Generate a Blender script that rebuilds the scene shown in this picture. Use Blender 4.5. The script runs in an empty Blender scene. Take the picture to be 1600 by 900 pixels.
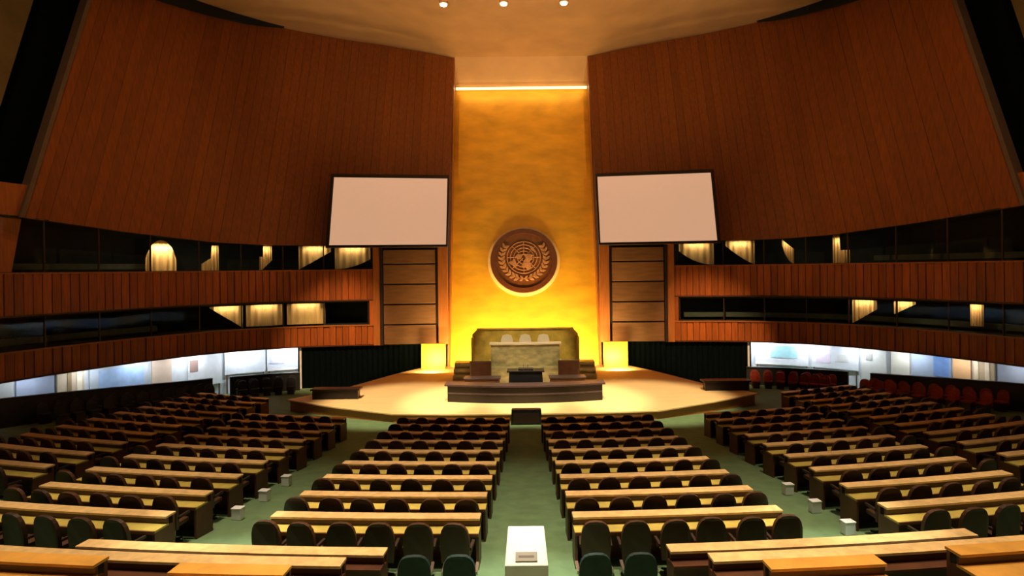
import bpy, bmesh, math, random
from mathutils import Vector, Matrix
random.seed(7)
S = bpy.context.scene
C = S.collection
E = 8.3                                  # eye level above the lowest floor
R_ = math.radians
# ------------------------------------------------------------------ camera
cam = bpy.data.cameras.new('camera'); camo = bpy.data.objects.new('camera', cam); C.objects.link(camo)
cam.sensor_width = 36; cam.lens = 36*900/1600
cam.shift_x = -18/1600; cam.shift_y = -29/1600
cam.clip_end = 300
camo.matrix_world = Matrix.Translation((0, 0, E)) @ Matrix.Rotation(R_(90), 4, 'X') @ Matrix.Rotation(R_(-0.7), 4, 'Z')
S.camera = camo
# ------------------------------------------------------------------ world, exposure
w = bpy.data.worlds.new('world'); S.world = w; w.use_nodes = True
bgn = w.node_tree.nodes['Background']; bgn.inputs[0].default_value = (1.0, .62, .34, 1); bgn.inputs[1].default_value = 0.055
S.view_settings.view_transform = 'Standard'; S.view_settings.look = 'None'
S.view_settings.exposure = 0.0; S.view_settings.gamma = 1; S.view_settings.use_curve_mapping = False
# ------------------------------------------------------------------ large lights
def lamp(name, kind, loc, power, col=(1, .8, .55), target=None, **kw):
    l = bpy.data.lights.new(name, kind); l.energy = power; l.color = col
    for k, v in kw.items(): setattr(l, k, v)
    o = bpy.data.objects.new(name, l); C.objects.link(o); o.location = loc
    if target is not None:
        o.rotation_euler = (Vector(target)-Vector(loc)).to_track_quat('-Z', 'Y').to_euler()
    return o
for x in (-15, -7.5, 0, 7.5, 15):        # house downlights in the ceiling
    for y, e in ((7.5, 8500), (12, 14500), (20, 450)):
        e *= 1 if abs(x) < 5 else (.8 if abs(x) < 10 else .25)
        lamp('house_light', 'SPOT', (x, y, E+16.6), e, (1, .82, .57), (x*1.0, y, 0), spot_size=R_(42), spot_blend=.9, shadow_soft_size=.25)
for x in (-9, -3, 3, 9):                 # stage spotlights
    lamp('stage_light', 'SPOT', (x, 20, E+16.6), 36000, (1, .80, .48), (x*.72, 29.6, 1.6), spot_size=R_(22), spot_blend=.6, shadow_soft_size=.25)

for x, e in ((-6.3, 26000), (0, 26000), (6.3, 26000)):      # unseen narrow spots added to brighten the rear aisle carpet
    lamp('aisle_fill', 'SPOT', (x, 8, E+16.6), e, (.95, .95, .82), (x*.98, 10.2 if x == 0 else 11.2, 2.6), spot_size=R_(10), spot_blend=.9, shadow_soft_size=.2)
lamp('podium_fill', 'SPOT', (0, 20, E+16.6), 20000, (1, .84, .52), (0, 36.5, 3.6), spot_size=R_(15), spot_blend=.5, shadow_soft_size=.25)  # added spot that brightens the dais chairs and back screen

# ------------------------------------------------------------------ helpers
ORD = ['zeroth','first','second','third','fourth','fifth','sixth','seventh','eighth','ninth','tenth','eleventh','twelfth','thirteenth','fourteenth','fifteenth','sixteenth','seventeenth','eighteenth','nineteenth','twentieth','twenty-first','twenty-second','twenty-third','twenty-fourth','twenty-fifth','twenty-sixth','twenty-seventh','twenty-eighth','twenty-ninth','thirtieth']
def mat(name, col, rough=.6, var=.12, scale=3.0, stretch=(1, 1, 1), metal=0., bump=0., emit=None, es=0., rnd=0., spec=.5):
    m = bpy.data.materials.new(name); m.use_nodes = True; nt = m.node_tree; N = nt.nodes; L = nt.links
    p = N['Principled BSDF']
    p.inputs['Roughness'].default_value = rough; p.inputs['Metallic'].default_value = metal
    p.inputs['Specular IOR Level'].default_value = spec
    tc = N.new('ShaderNodeTexCoord'); mp = N.new('ShaderNodeMapping'); mp.inputs['Scale'].default_value = stretch
    L.new(tc.outputs['Object'], mp.inputs['Vector'])
    nz = N.new('ShaderNodeTexNoise'); nz.inputs['Scale'].default_value = scale; nz.inputs['Detail'].default_value = 5
    L.new(mp.outputs[0], nz.inputs['Vector'])
    cr = N.new('ShaderNodeValToRGB')
    cr.color_ramp.elements[0].position = .3; cr.color_ramp.elements[1].position = .7
    cr.color_ramp.elements[0].color = tuple(c*(1-var) for c in col)+(1,)
    cr.color_ramp.elements[1].color = tuple(min(1, c*(1+var)) for c in col)+(1,)
    L.new(nz.outputs['Fac'], cr.inputs[0])
    out = cr.outputs[0]
    if rnd:
        oi = N.new('ShaderNodeObjectInfo'); hs = N.new('ShaderNodeHueSaturation')
        mr = N.new('ShaderNodeMapRange'); mr.inputs[3].default_value = 1-rnd; mr.inputs[4].default_value = 1+rnd
        L.new(oi.outputs['Random'], mr.inputs[0]); L.new(mr.outputs[0], hs.inputs['Value']); L.new(out, hs.inputs['Color'])
        out = hs.outputs[0]
    L.new(out, p.inputs['Base Color'])
    if bump:
        b = N.new('ShaderNodeBump'); b.inputs['Strength'].default_value = bump; b.inputs['Distance'].default_value = .02
        L.new(nz.outputs['Fac'], b.inputs['Height']); L.new(b.outputs[0], p.inputs['Normal'])
    if emit:
        p.inputs['Emission Color'].default_value = tuple(emit)+(1,); p.inputs['Emission Strength'].default_value = es
    return m
def glass_mat(name, tint=(.9, .95, .95)):
    m = bpy.data.materials.new(name); m.use_nodes = True; nt = m.node_tree; N = nt.nodes; L = nt.links
    N.remove(N['Principled BSDF'])
    t = N.new('ShaderNodeBsdfTransparent'); t.inputs[0].default_value = tint+(1,)
    g = N.new('ShaderNodeBsdfGlossy'); g.inputs['Roughness'].default_value = .03
    f = N.new('ShaderNodeFresnel'); f.inputs[0].default_value = 1.22
    x = N.new('ShaderNodeMixShader'); L.new(f.outputs[0], x.inputs[0]); L.new(t.outputs[0], x.inputs[1]); L.new(g.outputs[0], x.inputs[2])
    L.new(x.outputs[0], N['Material Output'].inputs[0]); return m
M = {}
M['wall'] = mat('wall_wood', (.215, .054, .0055), .5, .22, 2.2, (4, 4, .22), bump=.15, rnd=.10)
M['fascia'] = mat('fascia_wood', (.32, .074, .010), .42, .28, 3, (5, 5, .3), bump=.15, rnd=.22)
M['bay'] = mat('bay_panel', (.19, .080, .032), .5, .18, 2, (.5, 1, 3), rnd=.12)
M['pier'] = mat('pier_wood', (.34, .10, .018), .45, .2, 3, (4, 4, .3))
M['dark'] = mat('slot_shade', (.006, .007, .007), .9, .2)  # shade of the ceiling slot, put into the colour
M['drape'] = mat('black_drape', (.0022, .0042, .0048), .95, .4, 6, (4, 4, .3), spec=.02)
M['booth'] = mat('booth_interior', (.012, .014, .011), .9, .3)
M['boothdesk'] = mat('booth_counter', (.075, .075, .045), .6, .2)
M['gold'] = mat('gold_leaf', (.80, .40, .026), .48, .16, .55, (1, 1, 2.2), metal=.25, bump=.06)
M['ceiling'] = mat('ceiling_plaster', (.50, .29, .13), .9, .10, .5)
M['olive'] = mat('olive_plaster', (.12, .085, .030), .9, .2, 1)
M['trim'] = mat('grey_trim', (.13, .085, .06), .6, .1)
M['carpet'] = mat('green_carpet', (.130, .215, .100), .95, .14, 2.5, bump=.2)
M['stagefloor'] = mat('stage_boards', (.86, .58, .29), .55, .10, 2, (.3, 4, 1))
M['riser'] = mat('stage_riser', (.42, .15, .03), .5, .15, 3, (.3, 3, 3))
M['cream'] = mat('cream_curtain', (.70, .42, .16), .85, .12, 4, (5, 5, .4))
M['white'] = mat('white_board', (.80, .81, .84), .6, .05)
M['frame'] = mat('black_frame', (.022, .008, .004), .5, .1)
M['screen'] = mat('projection_screen', (.34, .20, .12), .9, .02, emit=(1., .56, .33), es=.58)  # emission stands in for the projector's light
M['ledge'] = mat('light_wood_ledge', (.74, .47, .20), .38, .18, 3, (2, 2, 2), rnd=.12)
M['orangewood'] = mat('orange_wood', (.72, .34, .06), .4, .15, 3, rnd=.1)
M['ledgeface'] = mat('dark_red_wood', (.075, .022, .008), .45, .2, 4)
M['deskwood'] = mat('desk_wood', (.095, .030, .009), .45, .25, 3, rnd=.15)
M['leather'] = mat('olive_leather', (.56, .42, .09), .45, .15, 4, rnd=.12)
M['seat'] = mat('brown_leather', (.052, .019, .007), .5, .2, 5, rnd=.35)
M['arm'] = mat('dark_arm', (.030, .012, .006), .5, .2)
M['chrome'] = mat('chair_metal', (.45, .45, .45), .25, .05, metal=.9)
M['teal'] = mat('teal_fabric', (.010, .030, .028), .7, .3, 8)
M['navy'] = mat('navy_fabric', (.014, .019, .024), .8, .3, 8, rnd=.4)
M['red'] = mat('red_fabric', (.24, .022, .008), .75, .3, 8, rnd=.3)
M['parapet'] = mat('dark_parapet', (.012, .015, .015), .7, .3)
M['marble'] = mat('green_marble', (.46, .42, .22), .3, .35, 2.2, (1, 1, 2))
M['olivemarble'] = mat('olive_marble', (.60, .44, .08), .35, .3, 1.6)
M['black'] = mat('black_granite', (.008, .008, .010), .25, .3, 6)
M['purple'] = mat('dark_counter', (.007, .004, .006), .35, .3, 5)
M['greytop'] = mat('grey_counter_top', (.055, .036, .040), .4, .2, 5)
M['brown'] = mat('brown_panel', (.075, .024, .008), .5, .2)
M['paper'] = mat('cream_panel', (.88, .80, .62), .5, .04)
M['plate'] = mat('plate_grey', (.26, .21, .14), .5, .08)
M['bulb'] = mat('lamp_glow', (1, .9, .7), .5, 0, emit=(1, .85, .6), es=14)
M['cove'] = mat('cove_glow', (1, .85, .5), .5, 0, emit=(1, .80, .33), es=2.2)
M['emdark'] = mat('emblem_bronze', (.155, .045, .010), .5, .25, 3)
M['emrim'] = mat('emblem_rim', (.105, .024, .006), .45, .2, 3)
M['emlight'] = mat('emblem_relief', (.42, .185, .085), .5, .25, 3)
M['emhalo'] = mat('emblem_halo', (.95, .66, .30), .5, .05, 3)  # lit halo round the emblem, put into the ring's pale colour
M['glass'] = glass_mat('booth_glass')
M['white_body'] = mat('white_lacquer', (.82, .82, .84), .45, .04)

def obj(name, verts, faces, m, parent=None, smooth=False, local=None):
    me = bpy.data.meshes.new(name); me.from_pydata([tuple(v) for v in verts], [], faces); me.update()
    bm = bmesh.new(); bm.from_mesh(me); bmesh.ops.recalc_face_normals(bm, faces=bm.faces); bm.to_mesh(me); bm.free()
    if smooth:
        for p in me.polygons: p.use_smooth = True
    me.materials.append(M[m] if isinstance(m, str) else m)
    o = bpy.data.objects.new(name, me); C.objects.link(o)
    if parent is not None: o.parent = parent
    return o
def empty(name, loc=(0, 0, 0), rz=0):
    o = bpy.data.objects.new(name, None); C.objects.link(o); o.location = loc; o.rotation_euler = (0, 0, rz); o.empty_display_size = .2
    return o
def tag(o, label=None, cat=None, group=None, kind=None):
    if label: o['label'] = label
    if cat: o['category'] = cat
    if group: o['group'] = group
    if kind: o['kind'] = kind
    return o
BOXF = [(0, 1, 2, 3), (4, 7, 6, 5), (0, 4, 5, 1), (1, 5, 6, 2), (2, 6, 7, 3), (3, 7, 4, 0)]
def boxv(x0, x1, y0, y1, z0, z1):
    return [(x0, y0, z0), (x1, y0, z0), (x1, y1, z0), (x0, y1, z0), (x0, y0, z1), (x1, y0, z1), (x1, y1, z1), (x0, y1, z1)]
def box(name, x0, x1, y0, y1, z0, z1, m, parent=None, bev=0):
    o = obj(name, boxv(x0, x1, y0, y1, z0, z1), BOXF, m, parent)
    if bev: bevel(o, bev)
    return o
def bevel(o, wd, seg=2):
    bm = bmesh.new(); bm.from_mesh(o.data)
    bmesh.ops.bevel(bm, geom=list(bm.edges), offset=wd, segments=seg, affect='EDGES', profile=.6)
    bm.to_mesh(o.data); bm.free()
def prism(name, poly, d0, d1, m, parent=None, axes='xz'):
    """extrude a 2-D outline; axes 'xz' -> depth along y, 'xy' -> depth along z"""
    n = len(poly)
    f = (lambda p, d: (p[0], d, p[1])) if axes == 'xz' else (lambda p, d: (p[0], p[1], d))
    v = [f(p, d0) for p in poly]+[f(p, d1) for p in poly]
    fc = [tuple(range(n)), tuple(range(2*n-1, n-1, -1))]+[(i, (i+1) % n, n+(i+1) % n, n+i) for i in range(n)]
    return obj(name, v, fc, m, parent)
def grid_obj(name, fn, us, vs, m, parent=None, smooth=True):
    nu, nv = len(us), len(vs)
    v = [fn(a, b) for a in us for b in vs]
    f = [(i*nv+j, (i+1)*nv+j, (i+1)*nv+j+1, i*nv+j+1) for i in range(nu-1) for j in range(nv-1)]
    return obj(name, v, f, m, parent, smooth)
def lin(a, b, n): return [a+(b-a)*i/(n-1) for i in range(n)]
def interp(x, tab):
    if x <= tab[0][0]: return tab[0][1]
    for (a, p), (b, q) in zip(tab, tab[1:]):
        if x <= b: return p+(q-p)*(x-a)/(b-a)
    return tab[-1][1]
# ------------------------------------------------------------------ floor function (a shallow bowl)
CY = 72.0
def fl(x, y):
    r = math.hypot(x, CY-y); y0 = CY-r
    t = min(1, max(0, (abs(x)-13)/9.)); t = t*t*(3-2*t)
    ye = y0*(1-t)+y*t
    return E-(4.8+.088*min(ye, 40))
# ------------------------------------------------------------------ plan curve of the side walls (left half mirrored)
CP = [(4.0, 40.85), (5.35, 40.8), (10.6, 40.4), (15.3, 39.7), (19.3, 37.8), (22.0, 34.8), (23.6, 32.0), (25.2, 28), (26.4, 22), (27, 14), (27, 6), (26.6, 0)]
def _cr():
    out = []
    for i in range(1, len(CP)-2):
        p0, p1, p2, p3 = [Vector(CP[k]) for k in (i-1, i, i+1, i+2)]
        for j in range(24):
            t = j/24
            out.append(.5*((2*p1)+(p2-p0)*t+(2*p0-5*p1+4*p2-p3)*t*t+(3*p1-p0-3*p2+p3)*t**3))
    out.append(Vector(CP[-2])); return out
PL = _cr(); SL = [0.]
for a, b in zip(PL, PL[1:]): SL.append(SL[-1]+(b-a).length)
def P(s, off=0., side=1):
    """point at arc length s from the gold panel, pushed outward by off; side -1 left, 1 right"""
    s = max(0, min(SL[-1]-1e-4, s)); lo, hi = 0, len(SL)-1
    while hi-lo > 1:
        m_ = (lo+hi)//2
        if SL[m_] <= s: lo = m_
        else: hi = m_
    t = (s-SL[lo])/(SL[hi]-SL[lo]); p = PL[lo]*(1-t)+PL[hi]*t
    d = (PL[min(hi+1, len(PL)-1)]-PL[max(lo-1, 0)]).normalized()
    n = Vector((-d.y, d.x))              # outward
    if n.dot(p-Vector((0, 15))) < 0: n = -n
    q = p+n*off
    return Vector((q.x*side, q.y))
def s_px(xpx):
    """arc length where the curve is seen at |x - 818| = xpx"""
    lo, hi = 0, SL[-1]
    for _ in range(50):
        mid = (lo+hi)/2; p = P(mid)
        if 900*p.x/max(p.y, .1) < xpx: lo = mid
        else: hi = mid
    return lo
def s_x(x):
    lo, hi = 0, SL[-1]*.7
    for _ in range(50):
        mid = (lo+hi)/2
        if P(mid).x < x: lo = mid
        else: hi = mid
    return lo
def zb(s):                               # lower edge of the upper wall
    return E+interp(P(s).x, [(17, 1.85), (20, 2.0), (23, 2.45), (25, 2.9), (30, 3.0)])
def zt(x):                               # ceiling line
    return E+interp(abs(x), [(5.2, 17.0), (8, 17.6), (11.5, 18.2), (16, 18.75), (20, 19.0), (24, 18.8), (30, 18.3)])
LEAN = 5.4
def wallpt(s, z, off, side):
    p = P(s, off, side); b = E+1.85
    return (p.x, p.y+LEAN*max(0, (z-b))/15.1, z)
def slab(name, s0, s1, n, o0, o1, z0, z1, m, side, parent=None, leaned=False):
    """solid strip along the curve; z0,z1 numbers or functions of s"""
    g = lambda z, s: z(s) if callable(z) else z
    v = []
    for s in lin(s0, s1, n+1):
        for (o, z) in ((o0, z0), (o1, z0), (o1, z1), (o0, z1)):
            zz = g(z, s)
            if leaned: v.append(wallpt(s, zz, o, side))
            else:
                p = P(s, o, side); v.append((p.x, p.y, zz))
    f = [(0, 1, 2, 3), tuple(4*n+k for k in (3, 2, 1, 0))]
    for i in range(n):
        for k in range(4):
            f.append((4*i+k, 4*i+(k+1) % 4, 4*i+4+(k+1) % 4, 4*i+4+k))
    return obj(name, v, f, m, parent)
# ================================================================== STRUCTURE
# ---- floor
xs = lin(-29, 29, 59); ys = lin(-4, 43.5, 49)
tag(grid_obj('floor', lambda x, y: (x, y, fl(x, y)), xs, ys, 'carpet'), kind='structure')
# ---- ceiling
def ceilpt(x, t):
    xa = min(abs(x), 26.9)
    ywall = interp(xa, [(p.x, p.y) for p in PL if p.y > 12 and p.x < 26.9]+[(26.95, 14)])+LEAN*1.2+.5
    if xa < 5.3: ywall = 46.1
    y = -6+(ywall+6)*t
    return (x, y, zt(x)+.02)
cs = sorted(set([round(v, 3) for v in lin(-27, 27, 55)]+[-5.2, 5.2]))
tag(grid_obj('ceiling', ceilpt, cs, lin(0, 1, 24), 'ceiling'), kind='structure')
tag(obj('ceiling_recess', [(-5.3, 46.0, E+17.0), (5.3, 46.0, E+17.0), (5.5, 48.2, E+15.15), (-5.5, 48.2, E+15.15),
     (-5.3, 46.0, E+17.3), (5.3, 46.0, E+17.3), (5.5, 48.2, E+15.45), (-5.5, 48.2, E+15.45)], BOXF, 'ceiling'), kind='structure')
# ---- gold panel (leans back), with a wider low base
def gy(z): return 41.0+7.0*(z-0)/23.3
gp = prism('wall_back', [(-5.5, 0), (5.5, 0), (5.5, E+15.2), (-5.5, E+15.2)], 0, .25, 'gold')
for v in gp.data.vertices: v.co.y += gy(v.co.z)
tag(gp, 'tall gold panel behind the podium', kind='structure')
tag(box('trim_1', -5.4, 5.4, 47.55, 47.75, E+14.92, E+15.08, 'cove'), 'glowing strip along the top of the gold panel', kind='structure')
lamp('cove_light', 'AREA', (0, 47.2, E+14.9), 60, (1, .75, .35), (0, 46.6, E+11), shape='RECTANGLE', size=10, size_y=.3)
for sd, nm in ((-1, 'left'), (1, 'right')):
    b = box('wall_back_base_'+nm, 5.42*sd if sd > 0 else -7.05, 7.05 if sd > 0 else -5.42, 39.3, 39.6, .0, E-5.0, 'gold')
    tag(b, 'low gold wall beside the panel base', kind='structure')
S_END = None
for sd, nm in ((-1, 'left'), (1, 'right')):
    s0 = .02
    s1 = s_x(25.05)
    S_END = s1
    # backing and planks of the big curved wood wall
    wl = slab('wall_'+nm, s0, s1, 40, .12, .5, lambda s: zb(s), lambda s: zt(P(s).x)+.05, 'ledgeface', sd, leaned=True)
    tag(wl, 'tall curved wall of dark wood planks', kind='structure')
    n = 44
    for i in range(n):
        a = s0+(s1-s0)*i/n+.007; b = s0+(s1-s0)*(i+1)/n-.007
        o_ = random.uniform(-.015, .015)
        pl = slab('plank', a, b, 1, o_, .11, lambda s: zb(s), lambda s: zt(P(s).x)-.02, 'wall', sd, wl, True)
    # return of the wall towards the gold panel
    e0 = wallpt(0, E-5.2, 0, sd)
    tp = wallpt(0, E+17, 0, sd)
    rv = [(e0[0]+.0*sd, e0[1]-.4, 0), (e0[0], gy(0)+.2, 0), (tp[0]+.12*sd, gy(E+15.1)+.3, E+17), (tp[0], tp[1]-.02, E+17)]
    th = .12*sd
    v = rv+[(x+th, y, z) for x, y, z in rv]
    tag(obj('wall_return_'+nm, v, [(0, 1, 2, 3), (7, 6, 5, 4), (0, 4, 5, 1), (1, 5, 6, 2), (2, 6, 7, 3), (3, 7, 4, 0)], 'pier'), 'narrow wood return beside the gold panel', kind='structure')
    # trim, black recess and olive plaster nearer the camera
    tr = slab('trim_end_'+nm, s1, s1+.22, 1, -.12, .5, lambda s: zb(s), lambda s: zt(P(s).x), 'trim', sd, leaned=True)
    tag(tr, 'slanting grey trim at the end of the wood wall', kind='structure')
    bl = slab('wall_recess_'+nm, s1+.22, s1+2.9, 4, .6, .9, E+.18, lambda s: zt(P(s).x), 'drape', sd, leaned=True)
    tag(bl, 'black slanted recess beside the wood wall', kind='structure')
    pi = slab('wall_pier_'+nm, s1+.22, s1+2.9, 4, .05, .3, E+.18, E+4.6, 'pier', sd, leaned=True)
    tag(pi, 'wood pier below the black recess', kind='structure')
    ol = slab('wall_plaster_'+nm, s1+2.9, SL[-1]-.1, 16, -.15, .5, E+.18, lambda s: zt(P(s).x), 'olive', sd, leaned=True)
    tag(ol, 'olive plaster side wall', kind='structure')
    # solid near-black strip; its colour stands in for the shaded ceiling slot
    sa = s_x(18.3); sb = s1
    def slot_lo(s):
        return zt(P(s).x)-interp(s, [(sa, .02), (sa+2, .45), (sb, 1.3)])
    tag(slab('trim_slot_'+nm, sa, sb, 14, -.3, .1, slot_lo, lambda s: zt(P(s).x), 'dark', sd, leaned=True), 'near-black strip painted as the shaded slot where wall meets ceiling', kind='structure')
    # ---- gallery: fascias, slabs, back wall
    g0 = s_x(10.55); g1 = SL[-1]-.1
    shell = slab('wall_gallery_'+nm, g0-.5, g1, 40, 2.6, 2.8, 0, lambda s: zb(s)+.1, 'booth', sd)
    tag(shell, 'dark rear wall of the interpreter galleries', kind='structure')
    for (z0, z1) in ((E+.0, E+.12), (E-2.18, E-2.06), (E-3.88, E-3.76), (E-5.2, E-5.08)):
        slab('gallery_slab', g0-.3, g1, 40, .14, 2.6, z0, z1, 'booth', sd, shell)
    slab('gallery_slab', g0-.3, g1, 40, .14, 2.6, lambda s: zb(s)-.02, lambda s: zb(s)+.08, 'booth', sd, shell)
    gf1 = s1+4
    for (z0, z1, nmf, lb) in ((E-2.06, E+.12, 'wall_fascia_upper_'+nm, 'upper gallery front of vertical wood strips'), (E-5.2, E-3.76, 'wall_fascia_lower_'+nm, 'lower gallery front of vertical wood strips')):
        fb = slab(nmf, g0, g1, 40, .08, .2, z0, z1, 'ledgeface', sd); tag(fb, lb, kind='structure')
        n = int((gf1-g0)/.42)
        for i in range(n):
            a = g0+(gf1-g0)*i/n+.02; b = g0+(gf1-g0)*(i+1)/n-.02
            slab('plank', a, b, 1, random.choice((-.03, 0, .02)), .085, z0+.09, z1-.05, 'fascia', sd, fb)
        slab('top_rail', g0, gf1, 30, -.07, .1, z1-.05, z1+.03, 'pier', sd, fb)
        slab('bottom_rail', g0, gf1, 30, -.05, .1, z0, z0+.08, 'ledgeface', sd, fb)
        slab('fascia_end', gf1, g1, 12, -.02, .08, z0, z1, 'pier', sd, fb)
    # frame posts at the inner end of the gallery
    slab('gallery_post', g0-.45, g0, 1, -.08, .3, E-5.2, E+1.85, 'pier', sd, shell)
    slab('gallery_post', g0, g0+.28, 1, -.04, .2, E-3.78, E-2.05, 'fascia', sd, shell)
    # stacked panel bay beside the gold panel
    bay = slab('wall_bay_'+nm, s_x(6.05), s_x(10.1), 3, .1, .4, E-5.2, E+1.8, 'frame', sd)
    tag(bay, 'bay of five stacked brown panels beside the gold panel', kind='structure')
    for k in range(5):
        z0 = E-5.15+k*1.42
        pn = slab('panel', s_x(6.25), s_x(9.85), 1, -.05, .1, z0, z0+(1.33 if k < 4 else .95), 'bay', sd, bay); bevel(pn, .02, 1)
    slab('stile', s_x(5.38), s_x(6.05), 1, -.12, .3, E-5.2, E+1.85, 'pier', sd, bay)
    slab('stile', s_x(9.9), s_x(10.1), 1, -.1, .1, E-5.2, E+1.8, 'frame', sd, bay)
    # black curtains under the gallery beside the stage
    def folds(t, z, s0=s_x(7.1), s1_=s_x(15.6), sd=sd):
        s = s0+(s1_-s0)*t; p = P(s, .25+.03*math.sin(t*150), sd); return (p.x, p.y, z)
    tag(grid_obj('wall_drape_'+nm, folds, lin(0, 1, 200), (-.2, E-5.15), 'drape'), 'black curtain under the gallery beside the stage', kind='structure')
    # corridor behind the parapet: white rear wall
    c0 = s_x(15.5)
    cw = slab('wall_corridor_'+nm, c0, g1, 30, 1.7, 1.9, -.2, E-5.1, 'white', sd); tag(cw, 'white corridor wall under the gallery', kind='structure')
    slab('corridor_end', c0-.12, c0, 1, .2, 1.9, -.2, E-5.1, 'white', sd, cw)
    npt = 9
    for i in range(npt):
        s = c0+.8+(g1*.72-c0)*i/npt
        p = P(s, .75, sd); q = P(s, 1.7, sd)
        pw = (75, 68, 56, 44, 34, 26, 22, 18, 16)[i]*.75
        lamp('corridor_light', 'AREA', (p.x, p.y, E-5.28), pw, (.80, .90, 1.0), (q.x, q.y, E-6.6), shape='RECTANGLE', size=1.6, size_y=.3)
    # uplights at the base of the gold panel
    lamp('panel_uplight', 'AREA', (sd*4.3, 39.2, 1.9), 700, (1, .72, .26), (sd*3.6, 43.0, E+0), shape='RECTANGLE', size=1.6, size_y=.4)
    lamp('base_uplight', 'AREA', (sd*6.2, 37.6, 2.0), 260, (1, .72, .26), (sd*6.2, 39.3, 2.4), shape='RECTANGLE', size=1.0, size_y=.3)
    # wash lights on the wood wall
    lamp('wall_wash', 'SPOT', (sd*12, 6, E+14), 7500, (1, .55, .24), (sd*23, 33, E+8), spot_size=R_(46), spot_blend=1, shadow_soft_size=.4)
for sd in (-1, 1):
    lamp('fascia_fill', 'SPOT', (sd*5, 20, E+16.5), 52000, (1, .64, .32), (sd*13.0, 40, E-5.4), spot_size=R_(17), spot_blend=.9, shadow_soft_size=.3)  # added spots standing in for the gold panel's glow on the fascias
lamp('panel_uplight_mid', 'AREA', (0, 39.7, 4.0), 560, (1, .74, .28), (0, 43.2, E+2), shape='RECTANGLE', size=6.5, size_y=.3)
lamp('panel_wash', 'SPOT', (0, 22, E+16.5), 1700, (1, .74, .36), (0, 45, E+5), spot_size=R_(34), spot_blend=.8, shadow_soft_size=.3)
for sd in (-1, 1):                       # unseen spots added to lift the ceiling brightness
    lamp('ceiling_fill', 'SPOT', (sd*9, 5, E+4), 24000, (1, .68, .40), (sd*7.5, 38, E+16.8), spot_size=R_(44), spot_blend=1, shadow_soft_size=.4)

# ---- booth windows: panes and mullions, one window per stretch
wn = 0
for sd, nm in ((-1, 'left'), (1, 'right')):
    for lvl, (z0, z1) in enumerate(((E-3.73, E-2.10), (E+.16, None))):
        edges = [s_x(10.6)+(.3 if lvl == 0 else 0)]+[s_px(v) for v in (312, 375, 440, 505, 580, 660, 745)]+[s_px(840)]
        for a, b in zip(edges, edges[1:]):
            wn += 1
            ztop = (lambda s: z1) if z1 else (lambda s: zb(s)-.03)
            wo = slab('window_%d' % wn, a, a+.07, 1, .1, .2, z0, ztop, 'frame', sd)
            tag(wo, 'booth window in the %s gallery' % ('lower' if lvl == 0 else 'upper'), kind='structure')
            slab('pane', a+.07, b, 3, .15, .17, z0, ztop, 'glass', sd, wo)
    sc = s_x(10.8)
    for lvl, (z, a, b) in enumerate(((E+.3, s_px(535), S_END-.1), (E-3.55, s_px(560) if sd < 0 else s_px(255), s_px(850)))):
        ct = slab('booth_counter', a, b, 14, 1.2, 1.6, z, z+.32, 'boothdesk', sd)
        tag(ct, 'olive counter inside the %s %s gallery' % (nm, ('upper', 'lower')[lvl]), 'counter')

# ================================================================== THINGS
# ---- projection screens
for sd, nm in ((-1, 'left'), (1, 'right')):
    t = empty('projection_screen', (9.3*sd, 39.9, E+1.7))
    tag(t, 'blank glowing projection screen hung to the %s of the gold panel' % nm, 'screen', 'projection screens')
    inner = Vector((5.40*sd, 40.25, E+1.78)); outer = Vector((13.15*sd, 39.05, E+1.78)); up = Vector((0, .25, 1)).normalized()*4.95
    ux = (inner-outer).normalized(); nn = ux.cross(up).normalized()
    if nn.y > 0: nn = -nn
    def quadbox(name, a, b, h0, h1, d0, d1, m):
        base = t.location
        pts = []
        for d in (d0, d1):
            for (p, h) in ((a, h0), (b, h0), (b, h1), (a, h1)):
                pts.append(p+up*h+nn*d-Vector(base))
        return obj(name, pts, [(0, 1, 2, 3), (7, 6, 5, 4), (0, 4, 5, 1), (1, 5, 6, 2), (2, 6, 7, 3), (3, 7, 4, 0)], m, t)
    quadbox('screen_surface', outer, inner, 0, 1, .0, .04, 'screen')
    a2 = outer-ux*.22; b2 = inner+ux*.10
    quadbox('frame', a2, outer, -.03, 1.05, -.1, .1, 'frame'); quadbox('frame', inner, b2, -.03, 1.05, -.1, .1, 'frame')
    quadbox('frame', outer, inner, 1, 1.05, -.1, .1, 'frame'); quadbox('frame', outer, inner, -.03, 0, -.1, .1, 'frame')
    quadbox('back_board', outer, inner, 0, 1, -.1, -.02, 'frame')

# ---- emblem on the gold panel
ez = E+.62; ER = 2.52
em = empty('emblem', (0.03, gy(ez)-.02, ez)); em.rotation_euler = (R_(90)-math.atan(7/23.3), 0, 0)
tag(em, 'round bronze emblem with world map and olive wreath on the gold panel', 'emblem')
def ring(name, r0, r1, d0, d1, m, n=64, parent=em):
    v = []
    for i in range(n):
        a = 2*math.pi*i/n; c, s = math.cos(a), math.sin(a)
        v += [(r0*c, r0*s, d0), (r1*c, r1*s, d0), (r1*c, r1*s, d1), (r0*c, r0*s, d1)]
    f = []
    for i in range(n):
        j = (i+1) % n
        for k in range(4): f.append((4*i+k, 4*i+(k+1) % 4, 4*j+(k+1) % 4, 4*j+k))
    return obj(name, v, f, m, parent)
def circ(r, n=64): return [(r*math.cos(2*math.pi*i/n), r*math.sin(2*math.pi*i/n)) for i in range(n)]
prism('disc', circ(ER*.98), .0, .16, 'emdark', em, 'xy')
ring('halo_ring', ER*1.0, ER*1.085, .0, .10, 'emhalo')
ring('rim', ER*.86, ER*1.0, .1, .30, 'emrim')
mz0, mz1 = .15, .24; RM = ER*.50; oy = ER*.10
mp = empty('world_map', (0, oy, 0)); mp.parent = em
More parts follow.
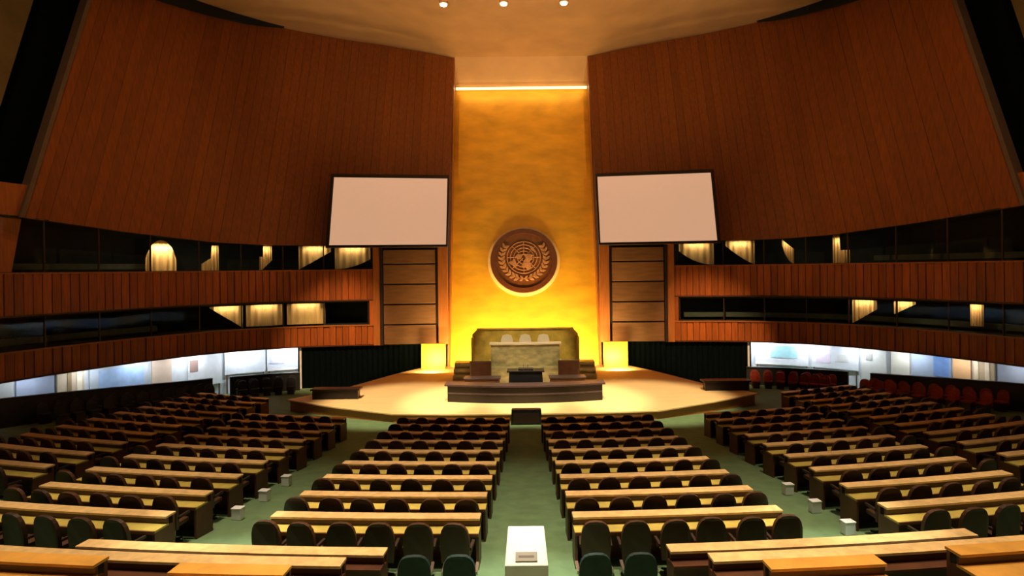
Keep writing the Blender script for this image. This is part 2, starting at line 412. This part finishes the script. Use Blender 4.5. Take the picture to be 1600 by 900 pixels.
for k in range(1, 6): ring('parallel', RM*k/5-.025, RM*k/5+.025, mz0, mz1-.03, 'emlight', 48, mp)
for k in range(8):
    a = math.pi*k/4; c, s = math.cos(a), math.sin(a); r0 = RM*.2; hw = .025
    pts = [(r0*c-hw*s, r0*s+hw*c), (RM*c-hw*s, RM*s+hw*c), (RM*c+hw*s, RM*s-hw*c), (r0*c+hw*s, r0*s-hw*c)]
    prism('meridian', pts, mz0, mz1-.03, 'emlight', mp, 'xy')
LAND = {
 'north_america': [(-165, 62), (-140, 70), (-110, 70), (-85, 72), (-62, 58), (-66, 45), (-80, 30), (-82, 26), (-97, 26), (-88, 16), (-80, 9), (-95, 15), (-110, 24), (-122, 36), (-130, 52)],
 'south_america': [(-78, 8), (-62, 10), (-48, 0), (-36, -7), (-42, -22), (-56, -34), (-66, -50), (-73, -50), (-71, -20), (-80, -4)],
 'africa': [(-16, 15), (-8, 33), (10, 36), (32, 31), (43, 12), (51, 11), (40, -8), (34, -24), (20, -34), (12, -16), (8, 4), (-8, 5)],
 'eurasia': [(-8, 38), (-4, 48), (8, 55), (10, 62), (25, 70), (60, 69), (100, 76), (140, 72), (178, 67), (160, 58), (138, 52), (128, 40), (120, 30), (106, 12), (100, 6), (90, 22), (78, 8), (70, 22), (56, 25), (45, 13), (35, 30), (28, 38), (15, 40)],
 'australia': [(114, -22), (130, -12), (142, -12), (153, -28), (146, -38), (130, -32), (115, -34)],
 'greenland': [(-55, 70), (-60, 78), (-30, 83), (-20, 74), (-42, 61)]}
for nm_, pts in LAND.items():
    pp = []
    for k in range(len(pts)):
        (l0, a0), (l1, a1) = pts[k], pts[(k+1) % len(pts)]
        for q in (0, .5):
            lo_, la = l0+(l1-l0)*q, a0+(a1-a0)*q
            r = (90-la)/150*RM; th = R_(-90+lo_); pp.append((r*math.cos(th), r*math.sin(th)))
    prism(nm_, pp, mz0, mz1, 'emlight', mp, 'xy')
leafpoly = [(0, 0), (.10, .07), (.24, .085), (.40, .0), (.24, -.085), (.10, -.07)]
for sd in (-1, 1):
    br = empty('olive_branch', (0, oy, 0)); br.parent = em
    pts_o, pts_i = [], []
    for k in range(25):
        a = R_(-97+sd*0)+0; th = R_(-100+k*5.6)
        x, y = ER*.66*math.cos(th), ER*.66*math.sin(th)
        n_ = Vector((math.cos(th), math.sin(th)))
        pts_o.append((sd*(x+n_.x*.03), y+n_.y*.03)); pts_i.append((sd*(x-n_.x*.03), y-n_.y*.03))
    prism('stem', pts_o+pts_i[::-1], mz0, mz1-.02, 'emlight', br, 'xy')
    for k in range(11):
        th = R_(-88+k*11.5)
        for io in (-1, 1):
            base = Vector((ER*.66*math.cos(th), ER*.66*math.sin(th))); d = th+R_(90)-io*R_(38)
            sc_ = 1.05 if k > 0 else .8
            lp = [(sd*(base.x+sc_*(u*math.cos(d)-v_*math.sin(d))), base.y+sc_*(u*math.sin(d)+v_*math.cos(d))) for u, v_ in leafpoly]
            prism('leaf', lp, mz0, mz1+.02, 'emlight', br, 'xy')

# ---- stage and podium
SZ = E-6.72
sp = [(-6.3, 27.1), (-3, 26.85), (3, 26.85), (6.3, 27.1), (9.5, 28.8), (12.4, 30.6), (10.5, 33), (8.5, 37.5), (7.0, 40.2), (-7.0, 40.2), (-8.5, 37.5), (-10.5, 33), (-12.6, 30.4), (-9.5, 28.6)]
st = prism('floor_stage', sp, SZ-.06, SZ, 'stagefloor', None, 'xy'); tag(st, 'low pale stage in front of the podium', kind='structure')
cen = Vector((0, 33))
sp2 = [tuple(cen+(Vector(p)-cen)*.985) for p in sp]
prism('stage_riser', sp2, -.1, SZ-.06, 'riser', st, 'xy')
# long dark counter with wing returns
t = empty('podium_counter', (0, 29.2, SZ)); tag(t, 'long dark curved counter at the front of the stage', 'counter')
def cpt(x): return .055*x*x*.6
def curved(name, x0, x1, d0, d1, z0, z1, m, par, n=14, f=cpt):
    v = []
    for x in lin(x0, x1, n+1):
        for (d, z) in ((d0, z0), (d1, z0), (d1, z1), (d0, z1)): v.append((x, f(x)+d, z))
    fc = [(0, 1, 2, 3), tuple(4*n+k for k in (3, 2, 1, 0))]
    for i in range(n):
        for k in range(4): fc.append((4*i+k, 4*i+(k+1) % 4, 4*i+4+(k+1) % 4, 4*i+4+k))
    return obj(name, v, fc, m, par)
curved('front_panel', -3.95, 3.95, -.3, -.2, 0, .82, 'purple', t)
curved('counter_top', -4.1, 4.1, -.42, .45, .82, .90, 'greytop', t)
curved('shelf', -3.95, 3.95, -.34, -.3, .42, .50, 'greytop', t)
for sd in (-1, 1):
    box('end_panel', *sorted((sd*3.85, sd*3.97)), .3, .95, 0, .82, 'purple', t)
# lectern (speaker's rostrum), black granite
t = empty('lectern', (0.05, 31.0, SZ)); tag(t, "black granite speaker's lectern behind the long counter", 'lectern')
prism('body', [(-.95, 0), (.95, 0), (.88, 1.25), (-.88, 1.25)], -.35, .35, 'black', t)
o = box('desk_top', -1.0, 1.0, -.42, .5, 1.25, 1.32, 'black', t, .02)
box('reading_slope', -.4, .4, -.1, .4, 1.32, 1.38, 'black', t, .02)
for sx in (-.12, .12):
    box('microphone', sx-.012, sx+.012, -.14, -.11, 1.32, 1.62, 'chrome', t)
# side counters beside the lectern
for sd, nm in ((-1, 'left'), (1, 'right')):
    t = empty('side_counter', (sd*2.35, 31.9, SZ)); tag(t, 'brown side counter with pale top on the %s of the lectern' % nm, 'counter', 'podium side counters')
    box('body', -.95, .95, -.3, .4, 0, .72, 'brown', t, .02); box('top', -1.02, 1.02, -.36, .46, .72, .78, 'greytop', t, .015)
    ch = empty('podium_chair', (sd*2.55, 33.0, SZ)); tag(ch, 'dark brown high-backed chair behind the %s side counter' % nm, 'chair', 'dark podium chairs')
    box('seat', -.5, .5, -.25, .3, .40, .52, 'brown', ch, .04); box('backrest', -.62, .62, .26, .40, .40, 1.45, 'brown', ch, .06)
    box('pedestal', -.07, .07, -.05, .09, .05, .40, 'frame', ch); box('base', -.4, .4, -.3, .3, 0, .05, 'frame', ch, .02)
    # stair flights up to the dais
    sr = empty('podium_steps', (sd*3.6, 35.2, SZ)); tag(sr, 'short green marble steps rising to the dais on the %s' % nm, 'steps', 'podium steps')
    for k in range(3):
        box('step', -.8, .8, k*.45, 1.8, k*.3, (k+1)*.3, 'marble', sr, .015)
# presiding dais, green marble with three cream chairs
t = empty('dais', (0.05, 34.6, SZ)); tag(t, 'green marble presiding desk raised behind the lectern', 'dais')
tag(box('floor_dais', -2.25, 2.35, 34.1, 37.2, SZ, SZ+.95, 'marble', None, .02), 'green marble platform under the presiding desk', kind='structure')
curved('front_panel', -2.05, 2.05, -.35, -.2, .95, 2.25, 'marble', t, 10, lambda x: .04*x*x)
curved('desk_top', -2.15, 2.15, -.45, .25, 2.25, 2.33, 'paper', t, 10, lambda x: .04*x*x)
for k, x in enumerate((-1.15, 0, 1.15)):
    ch = empty('dais_chair', (x+.05, 36.0, SZ+.95))
    tag(ch, 'cream chair behind the marble presiding desk, ' + ('left of the three', 'middle of the three', 'right of the three')[k], 'chair', 'cream dais chairs')
    box('seat', -.34, .34, -.3, .3, .42, .55, 'paper', ch, .05)
    bk = prism('backrest', [(-.36, .5), (.36, .5), (.38, 1.35), (.28, 1.62), (0, 1.70), (-.28, 1.62), (-.38, 1.35)], .24, .36, 'paper', ch)
    box('pedestal', -.05, .05, -.05, .05, .05, .42, 'frame', ch); box('base', -.3, .3, -.3, .3, 0, .05, 'frame', ch)
# olive back screen
t = empty('back_screen', (0.05, 38.3, SZ)); tag(t, 'olive marble screen standing behind the presiding desk', 'screen')
prism('slab', [(-3.5, 0), (3.5, 0), (3.5, 2.45), (3.2, 2.75), (-3.2, 2.75), (-3.5, 2.45)], -.12, .12, 'olivemarble', t)
box('cap', -3.2, 3.2, -.2, .2, 2.75, 2.83, 'olivemarble', t)
for sd in (-1, 1): box('side_return', *sorted((sd*3.38, sd*3.5)), -1.0, -.12, 0, 2.3, 'olivemarble', t)
# low dark blocks on the stage
for sd, nm, x, y in ((-1, 'left', -10.0, 30.6), (1, 'right', 11.0, 31.6)):
    t = empty('stage_table', (x, y, SZ)); tag(t, 'low dark table on the %s wing of the stage' % nm, 'table', 'stage wing tables')
    box('table_top', -1.3, 1.3, -.35, .35, .46, .54, 'black', t, .015); box('front_panel', -1.2, 1.2, -.28, -.22, .0, .46, 'purple', t)
    for sx in (-1.15, 1.1): box('end_panel', sx, sx+.05, -.22, .3, 0, .46, 'purple', t)
t = empty('monitor_box', (.05, 26.55, fl(0, 26.5))); tag(t, 'small black box at the stage edge facing the centre aisle', 'box')
prism('housing', [(-.72, 0), (.72, 0), (.68, .66), (-.68, .66)], -.2, .2, 'black', t); box('sloped_top', -.66, .66, -.18, .18, .66, .70, 'purple', t)
box('grille', -.6, .6, -.215, -.2, .1, .56, 'frame', t)

# ---- curtains glowing in the booths
def curtain(label, sd, x0, x1, lo, hi, level, off=.55, m='cream'):
    z0, z1 = ((E-3.70, E-2.12), (E+.18, E+1.82))[level]
    n = 26; v = []; a = s_px(x0); b = s_px(x1)
    for i in range(n+1):
        t = i/n; s = a+(b-a)*t
        zz0 = z0+(z1-z0)*lo(t); zz1 = z0+(z1-z0)*max(hi(t), lo(t)+.02)
        o = off+.04*math.sin(t*34)
        for (oo, z) in ((o, zz0), (o+.04, zz0), (o+.04, zz1), (o, zz1)):
            p = P(s, oo, sd); v.append((p.x, p.y, z))
    f = [(0, 1, 2, 3), tuple(4*n+k for k in (3, 2, 1, 0))]
    for i in range(n):
        for k in range(4): f.append((4*i+k, 4*i+(k+1) % 4, 4*i+4+(k+1) % 4, 4*i+4+k))
    ob = obj('curtain', v, f, m); tag(ob, label, 'curtain', 'booth curtains')
    s = (a+b)/2; p = P(s, .3, sd); q = P(s, off+.2, sd)
    lamp('booth_light', 'AREA', (p.x, p.y, z1-.1), (6.5 if off < .58 else 22)*(1+abs(x1-x0)/40), (1, .78, .48), (q.x, q.y, (z0+z1)/2-.2), shape='RECTANGLE', size=(x1-x0)/900*38*.6, size_y=.12)
U = 1; Lw = 0
curtain('round-topped glowing cream curtain in the upper left gallery', -1, 536, 583, lambda t: 0, lambda t: 1.15*math.sqrt(max(.02, 1-((t-.5)/.54)**2)), U, .6)
curtain('narrow cream curtain hooked sideways, right of the round-topped one', -1, 473, 498, lambda t: 0, lambda t: 1 if t < .4 else .5-.4*(t-.4), U)
curtain('thin slanting cream curtain in the upper left gallery between dark panes', -1, 393, 412, lambda t: max(0, .1+.5*(.6-t)), lambda t: 1-.0*t if t < .7 else .55, U)
curtain('triangular cream curtain in the upper left gallery near the screen', -1, 303, 352, lambda t: .75*(1-t), lambda t: 1, U)
curtain('cream curtain with curved lower edge under the left screen', -1, 241, 297, lambda t: .42*(1-t)**2, lambda t: 1, U)
curtain('cream curtain with curved lower edge under the right screen', 1, 245, 300, lambda t: .6*(1-t)**2, lambda t: 1, U)
curtain('triangular cream curtain in the upper right gallery near the screen', 1, 318, 362, lambda t: .8*(1-t)**1.3, lambda t: 1, U)
curtain('thin slanting cream curtain in the upper right gallery between dark panes', 1, 404, 422, lambda t: .75*(1-t)**2, lambda t: 1-.4*t, U)
curtain('narrow cream curtain hooked sideways at the dark end of the upper right gallery', 1, 480, 505, lambda t: .0, lambda t: 1.1 if t < .4 else .5, U)
curtain('tan curtain with slanting edge in the lower left gallery', -1, 438, 487, lambda t: .9*t, lambda t: 1, Lw)
curtain('straight tan curtain, middle of the lower left gallery', -1, 378, 433, lambda t: .04, lambda t: .95, Lw)
curtain('straight tan curtain beside the black pane of the lower left gallery', -1, 313, 371, lambda t: .04, lambda t: .98, Lw)
curtain('tan curtain with slanting edge in the lower right gallery', 1, 508, 545, lambda t: .6*t, lambda t: 1, Lw)
curtain('short tan curtain swag in the lower right gallery', 1, 572, 604, lambda t: .45+.4*t, lambda t: 1, Lw)
curtain('narrow tan curtain near the dark end of the lower right gallery', 1, 688, 708, lambda t: .2, lambda t: 1, Lw)

# ---- display boards in the corridor
def board(label, sd, x0, x1, col, z0=-6.9, bits=()):
    a = s_px(x0); b = s_px(x1); nm = 'board_%d_%d' % (sd, x0)
    mm = mat(nm, col, .6, .05)
    # thing root
    p = P((a+b)/2, 1.5, sd)
    root = empty('display_board', (p.x, p.y, E+z0)); tag(root, label, 'display board', 'corridor display boards')
    def sl(name, a_, b_, o0, o1, z_0, z_1, m_):
        ob = slab(name, a_, b_, 2, o0, o1, z_0, z_1, m_, sd)
        for v in ob.data.vertices: v.co -= root.location
        ob.parent = root; return ob
    sl('panel', a, b, 1.5, 1.6, E+z0, E-5.24, mm)
    for (u0, u1, v0, v1, c) in bits:
        h = -5.24-z0
        sl('picture', a+(b-a)*u0, a+(b-a)*u1, 1.46, 1.5, E+z0+h*v0, E+z0+h*v1, mat(nm+'b%d' % int(u0*100), c, .6, .1))
    for s in (a+.1, b-.15): sl('foot', s, s+.06, 1.5, 1.58, fl(p.x, p.y)-.02, E+z0, M['trim'])
W_ = (.85, .86, .90)
board('white board with faint lilac prints nearest the left drape', -1, 352, 402, W_, bits=((.1, .35, .55, .85, (.66, .62, .80)), (.5, .9, .3, .6, (.76, .70, .84))))
board('white board with small grey prints beside the lilac one', -1, 404, 462, W_, bits=((.3, .5, .5, .7, (.7, .72, .76)),))
board('white board with a brown print behind the left parapet doorway', -1, 466, 512, (.84, .82, .82), -7.4, bits=((.7, .95, .45, .8, (.35, .22, .18)),))
board('peach board in the left corridor', -1, 536, 566, (.85, .62, .46))
board('pale blue board in a grey frame', -1, 572, 655, (.52, .55, .60), bits=((.08, .85, .1, .8, (.38, .52, .75)),))
board('tan striped board in the left corridor', -1, 664, 705, (.62, .48, .33), bits=((.1, .3, .1, .9, (.8, .68, .5)), (.5, .65, .1, .9, (.3, .2, .1))))
board('blue grey board near the left end of the corridor', -1, 710, 765, (.36, .40, .52))
board('grey board at the far left end of the corridor', -1, 770, 830, (.40, .40, .38))
board('white board with a pale teal picture nearest the right drape', 1, 362, 440, W_, bits=((.3, .8, .3, .8, (.42, .70, .74)),))
board('white board with pale pink prints in the right corridor', 1, 444, 508, W_, bits=((.1, .4, .2, .75, (.85, .72, .82)), (.55, .8, .3, .6, (.78, .76, .72))))
board('pale grey board behind the right parapet doorway', 1, 512, 548, (.70, .68, .62), -7.4, bits=((.2, .45, .6, .8, (.4, .38, .34)),))
board('narrow cream board in the right corridor', 1, 556, 584, (.72, .66, .54))
board('blue picture board in the right corridor', 1, 588, 642, (.40, .46, .56), bits=((.55, .95, .2, .9, (.22, .38, .75)),))
board('orange picture board in the right corridor', 1, 645, 672, (.80, .42, .18))
board('tan striped board in the right corridor', 1, 675, 708, (.55, .38, .22), bits=((.1, .3, .1, .9, (.75, .55, .35)), (.6, .8, .1, .9, (.8, .62, .4))))
board('large grey blue board at the right end of the corridor', 1, 713, 800, (.36, .37, .42), -7.2)

# ---- parapets and observer seats
def copy_tree(src, loc, rz, label, group=None, cat=None):
    r = src.copy(); C.objects.link(r); r.location = loc; r.rotation_euler = (0, 0, rz); r['label'] = label
    if group: r['group'] = group
    for ch in src.children:
        c = ch.copy(); C.objects.link(c); c.parent = r
    return r
def outline_back(wd, z0, z1, n=10):
    pts = [(-wd*.92, z0), (wd*.92, z0)]
    for k in range(n+1):
        a = math.pi*k/n; pts.append((wd*(abs(math.cos(a))**.7)*(1 if a < math.pi/2 else -1), z1-(1-math.sin(a)**.8)*(z1-z0)*.55))
    return pts
def make_chair(name, m, label, cat, armm='arm', bw=.275, top=1.13, base='pedestal', low=.36):
    t = empty(name); tag(t, label, cat)
    s = box('seat', -.25, .25, -.24, .15, .40, .50, m, t, .035)
    pts = outline_back(bw, low, top)
    b = prism('backrest', pts, -.30, -.22, m, t)
    for v in b.data.vertices: v.co.y += .35*v.co.x*v.co.x*1.6 - .10*(v.co.z-low)
    if armm:
        for sd in (-1, 1): box('armrest', *sorted((sd*.25, sd*.30)), -.24, .10, .60, .65, armm, t)
    if base == 'pedestal':
        n = 8; prism('pedestal', circ(.035, n), .04, .40, 'chrome', t, 'xy')
        prism('base', [(p[0]*(1 if i % 2 == 0 else .35), p[1]*(1 if i % 2 == 0 else .35)) for i, p in enumerate(circ(.2, 10))], 0, .04, 'frame', t, 'xy')
    else:
        box('base', -.2, .2, -.22, .13, 0, .40, 'frame', t)
    return t
for sd, nm, m, colr in ((-1, 'left', 'navy', 'dark blue'), (1, 'right', 'red', 'dark red')):
    a = s_px(350 if sd < 0 else 345); b = s_px(840)
    g_a, g_b = (s_px(464), s_px(494)) if sd < 0 else (s_px(512), s_px(548))     # doorway gap in the parapet
    ph = lambda s, d=0: fl(P(s, -.7).x, P(s, -.7).y)+d+interp(s, [(a, 1.15), (a+6, 1.25), (b, 1.35)])
    for (pa, pb, wh) in ((a, g_a, 'between the stage and the corridor doorway'), (g_b, b, 'outward of the corridor doorway')):
        pr = slab('parapet', pa, pb, 26, -.75, -.6, lambda s: fl(P(s, -.7).x, P(s, -.7).y)-.05, ph, 'parapet', sd)
        tag(pr, 'dark low parapet on the %s, %s' % (nm, wh), 'parapet', 'corridor parapets')
        slab('top_rail', pa, pb, 26, -.8, -.55, ph, lambda s: ph(s, .05), 'frame', sd, pr)
    for row, off in enumerate((-1.5, -2.7)):
        base = make_chair('observer_seat', m, '', 'seat', None, .28, 1.02, 'block', .30)
        n = int((b-a-.6)/.86)
        first = True
        for i in range(n):
            s = a+.5+i*.86
            if g_a-.35 < s < g_b+.35: continue
            p = P(s, off, sd); q = P(s, off-1, sd)
            ang = math.atan2(-(q.x-p.x), (q.y-p.y))
            lab = '%s seat, %s from the stage end, %s row before the %s parapet' % (colr, ORD[min(i+1, 30)], ('back', 'front')[row], nm)
            loc = (p.x, p.y, fl(p.x, p.y)+.01)
            if first: base.location = loc; base.rotation_euler = (0, 0, ang); base['label'] = lab; base['group'] = 'observer seats along the %s parapet' % nm; first = False
            else: copy_tree(base, loc, ang, lab)

# ---- delegates' desks and chairs
def polar(r, a): return (r*math.sin(a), CY-r*math.cos(a))
def arc(name, r0, r1, a0, a1, z0, z1, m, parent, n, org):
    v = []
    for a in lin(a0, a1, n+1):
        for (r, z) in ((r0, z0), (r1, z0), (r1, z1), (r0, z1)):
            x, y = polar(r, a); v.append((x-org[0], y-org[1], z-org[2]))
    f = [(0, 1, 2, 3), tuple(4*n+k for k in (3, 2, 1, 0))]
    for i in range(n):
        for k in range(4): f.append((4*i+k, 4*i+(k+1) % 4, 4*i+4+(k+1) % 4, 4*i+4+k))
    return obj(name, v, f, m, parent)
def make_desk(R, xa, xb, label, group, zf=None, depth=.38, ledge_m='ledge', top_m='leather'):
    a0, a1 = math.asin(xa/R), math.asin(xb/R); n = max(2, int(abs(xb-xa)/1.0))
    am = (a0+a1)/2; mx, my = polar(R, am)
    z = fl(mx, my) if zf is None else zf
    zlo = min(fl(*polar(R-.1, a0)), fl(*polar(R-.1, a1)))-.02 if zf is None else zf
    org = (mx, my, z)
    t = empty('delegate_desk', org); tag(t, label, 'desk', group)
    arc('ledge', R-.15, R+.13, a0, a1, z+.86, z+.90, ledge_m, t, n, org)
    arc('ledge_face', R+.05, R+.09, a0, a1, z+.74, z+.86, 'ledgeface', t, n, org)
    arc('writing_surface', R+.05, R+.05+depth, a0, a1, z+.70, z+.74, top_m, t, n, org)
    arc('edge_strip', R+.05+depth, R+.09+depth, a0, a1, z+.69, z+.745, 'deskwood', t, n, org)
    arc('modesty_panel', R-.12, R-.06, a0, a1, zlo, z+.86, 'deskwood', t, n, org)
    da = .05/R
    for (p, q) in ((a0, a0+da*(1 if a1 > a0 else -1)), (a1-da*(1 if a1 > a0 else -1), a1)):
        arc('end_panel', R-.06, R+.05+depth, p, q, zlo, z+.70, 'deskwood', t, 1, org)
    return t
chair0 = make_chair('delegate_chair', 'seat', '', 'chair'); used = [False]
def place_chair(R, a, label, group):
    x, y = polar(R, a); loc = (x, y, fl(x, y)+.02); rz = a+random.uniform(-.10, .10)
    if not used[0]:
        chair0.location = loc; chair0.rotation_euler = (0, 0, rz); chair0['label'] = label; chair0['group'] = group; used[0] = True
    else: copy_tree(chair0, loc, rz, label, group)
def fill_row(Y0, xa, xb, ns, blk, rowname, sd):
    R = CY-Y0; nm = 'left' if sd < 0 else 'right'
    make_desk(R, sd*xa, sd*xb, 'long wooden desk with olive top, %s row from stage, %s %s block' % (rowname, nm, blk), 'delegate desks')
    for i in range(ns):
        x = sd*(xa+(xb-xa)*(i+.5)/ns)
        if 900*abs(x)/Y0 > 1000: continue
        Rc = R+.66+random.uniform(-.02, .07)
        place_chair(Rc, math.asin(x/R), 'brown chair, %s from %s aisle, %s desk row from stage, %s %s block' % (ORD[i+1], 'centre' if blk == 'centre' else 'inner', rowname, nm, blk), 'delegate chairs')
for sd in (-1, 1):
    for k in range(9):
        Y0 = 11.5+1.42*k
        fill_row(Y0, .92-.026*(Y0-11.5), 5.15-.02*(Y0-11.5), 6, 'centre', ORD[9-k], sd)
    for k in range(9):
        Y0 = 11.3+1.42*k
        fill_row(Y0, 7.25, 11.6, 6, 'side', ORD[9-k], sd)
    for k in range(2, 12):
        Y0 = 11.3+1.42*k
        fill_row(Y0, 12.9, 17.2, 6, 'outer', ORD[12-k], sd)
# teal chairs at the rear beside the centre aisle
base = make_chair('adviser_chair', 'teal', '', 'chair', 'chrome', .27, .97)
k = 0
for sd in (-1, 1):
    for i, x in enumerate((1.12, 1.88)):
        lab = 'dark teal chair at the rear, %s the centre aisle on the %s' % (('beside', 'one away from')[i], 'left' if sd < 0 else 'right')
        loc = (sd*x, 9.75, fl(sd*x, 9.75)+.02)
        if k == 0: base.location = loc; base['label'] = lab; base['group'] = 'teal adviser chairs'
        else: copy_tree(base, loc, random.uniform(-.1, .1), lab, 'teal adviser chairs')
        k += 1
# rear section: risers and long desks nearest the camera
for sd, nm in ((-1, 'left'), (1, 'right')):
    RB = CY-8.9
    for j, (R0, R1, x0, ztop) in enumerate(((CY-9.05, CY-8.05, 2.75, E-5.40), (CY-8.05, CY-1.0, 3.2, E-5.06))):
        org = (0, 0, 0)
        ob = arc('floor_riser_%s_%d' % (nm, j+1), R0, R1, math.asin(sd*x0/R0), math.asin(sd*13/R0), ztop-.9, ztop, 'carpet', None, 10, org)
        tag(ob, 'carpeted riser under the rear desks', kind='structure')
    make_desk(CY-9.72, sd*2.4, sd*7.9, 'long light wood desk beside the teal chairs, %s rear' % nm, 'rear desks', None, .22, 'ledge', 'ledgeface')
    make_desk(CY-8.86, sd*2.85, sd*10.2, 'longest light wood desk near the camera, %s rear' % nm, 'rear desks', E-5.40, .24, 'ledge', 'deskwood')
    make_desk(CY-7.95, sd*3.35, sd*5.0, 'short orange wood desk nearest the camera, %s rear' % nm, 'rear desks', E-5.06, .45, 'orangewood', 'orangewood')
    make_desk(CY-7.95, sd*6.1, sd*9.5, 'orange wood desk in the %s corner nearest the camera' % nm, 'rear desks', E-5.0, .45, 'orangewood', 'orangewood')
# white lectern-like box in the centre aisle
t = empty('aisle_lectern', (-.01, 9.0, fl(0, 9.0))); tag(t, 'white slant-topped lectern standing in the centre aisle', 'lectern')
ww, wt = .335, .29
v = [(-ww, -.15, .16), (ww, -.15, .16), (ww, .35, .16), (-ww, .35, .16), (-ww, -.15, 1.04), (ww, -.15, 1.04), (wt, .30, 1.45), (-wt, .30, 1.45)]
o = obj('body', v, BOXF, 'paper', t); bevel(o, .012)
sl = Vector((0, .45, .41)).normalized(); nr = Vector((0, -.41, .45)).normalized()
def onslope(u0, u1, d0, d1, h0, h1, m, name):
    o0 = Vector((0, -.15, 1.04)); pts = []
    for h in (h0, h1):
        for (u, d) in ((u0, d0), (u1, d0), (u1, d1), (u0, d1)): pts.append(o0+Vector((u, 0, 0))+sl*d+nr*h)
    return obj(name, pts, BOXF, m, t)
onslope(-.17, .17, .06, .20, 0, .018, 'plate', 'plate'); onslope(-.12, .12, .115, .145, .018, .022, 'trim', 'plate_print')
box('plinth', -.36, .36, -.2, .4, 0, .16, 'trim', t, .015)
# small white boxes on the carpet at the aisle ends of the side blocks
for sd, nm, k_list in ((-1, 'left', (2, 3, 4)), (1, 'right', (1, 2, 3))):
    for k in k_list:
        Y0 = 11.3+1.42*k; R = CY-Y0+.55; a = math.asin(sd*7.02/R); x, y = polar(R, a)
        t = empty('caption_box', (x, y, fl(x, y)+.01), a); tag(t, 'small white box on the carpet beside the %s side block, %s desk row' % (nm, ORD[9-k]), 'box', 'white boxes on the aisle carpet')
        box('body', -.12, .12, -.09, .09, 0, .26, 'white_body', t, .02); box('lid', -.13, .13, -.10, .10, .26, .29, 'white_body', t, .01)
# ceiling downlights in view
for k, x in enumerate((-4.85, -1.05, 2.75)):
    t = empty('ceiling_light', (x, 36.4, zt(x)-.02)); tag(t, 'small round ceiling downlight, %s of the three in view' % ('left', 'middle', 'right')[k], 'light', 'ceiling downlights')
    ring('housing', .2, .28, -.16, 0, 'ceiling', 24, t); prism('bulb', circ(.2, 24), -.24, -.10, 'bulb', t, 'xy')
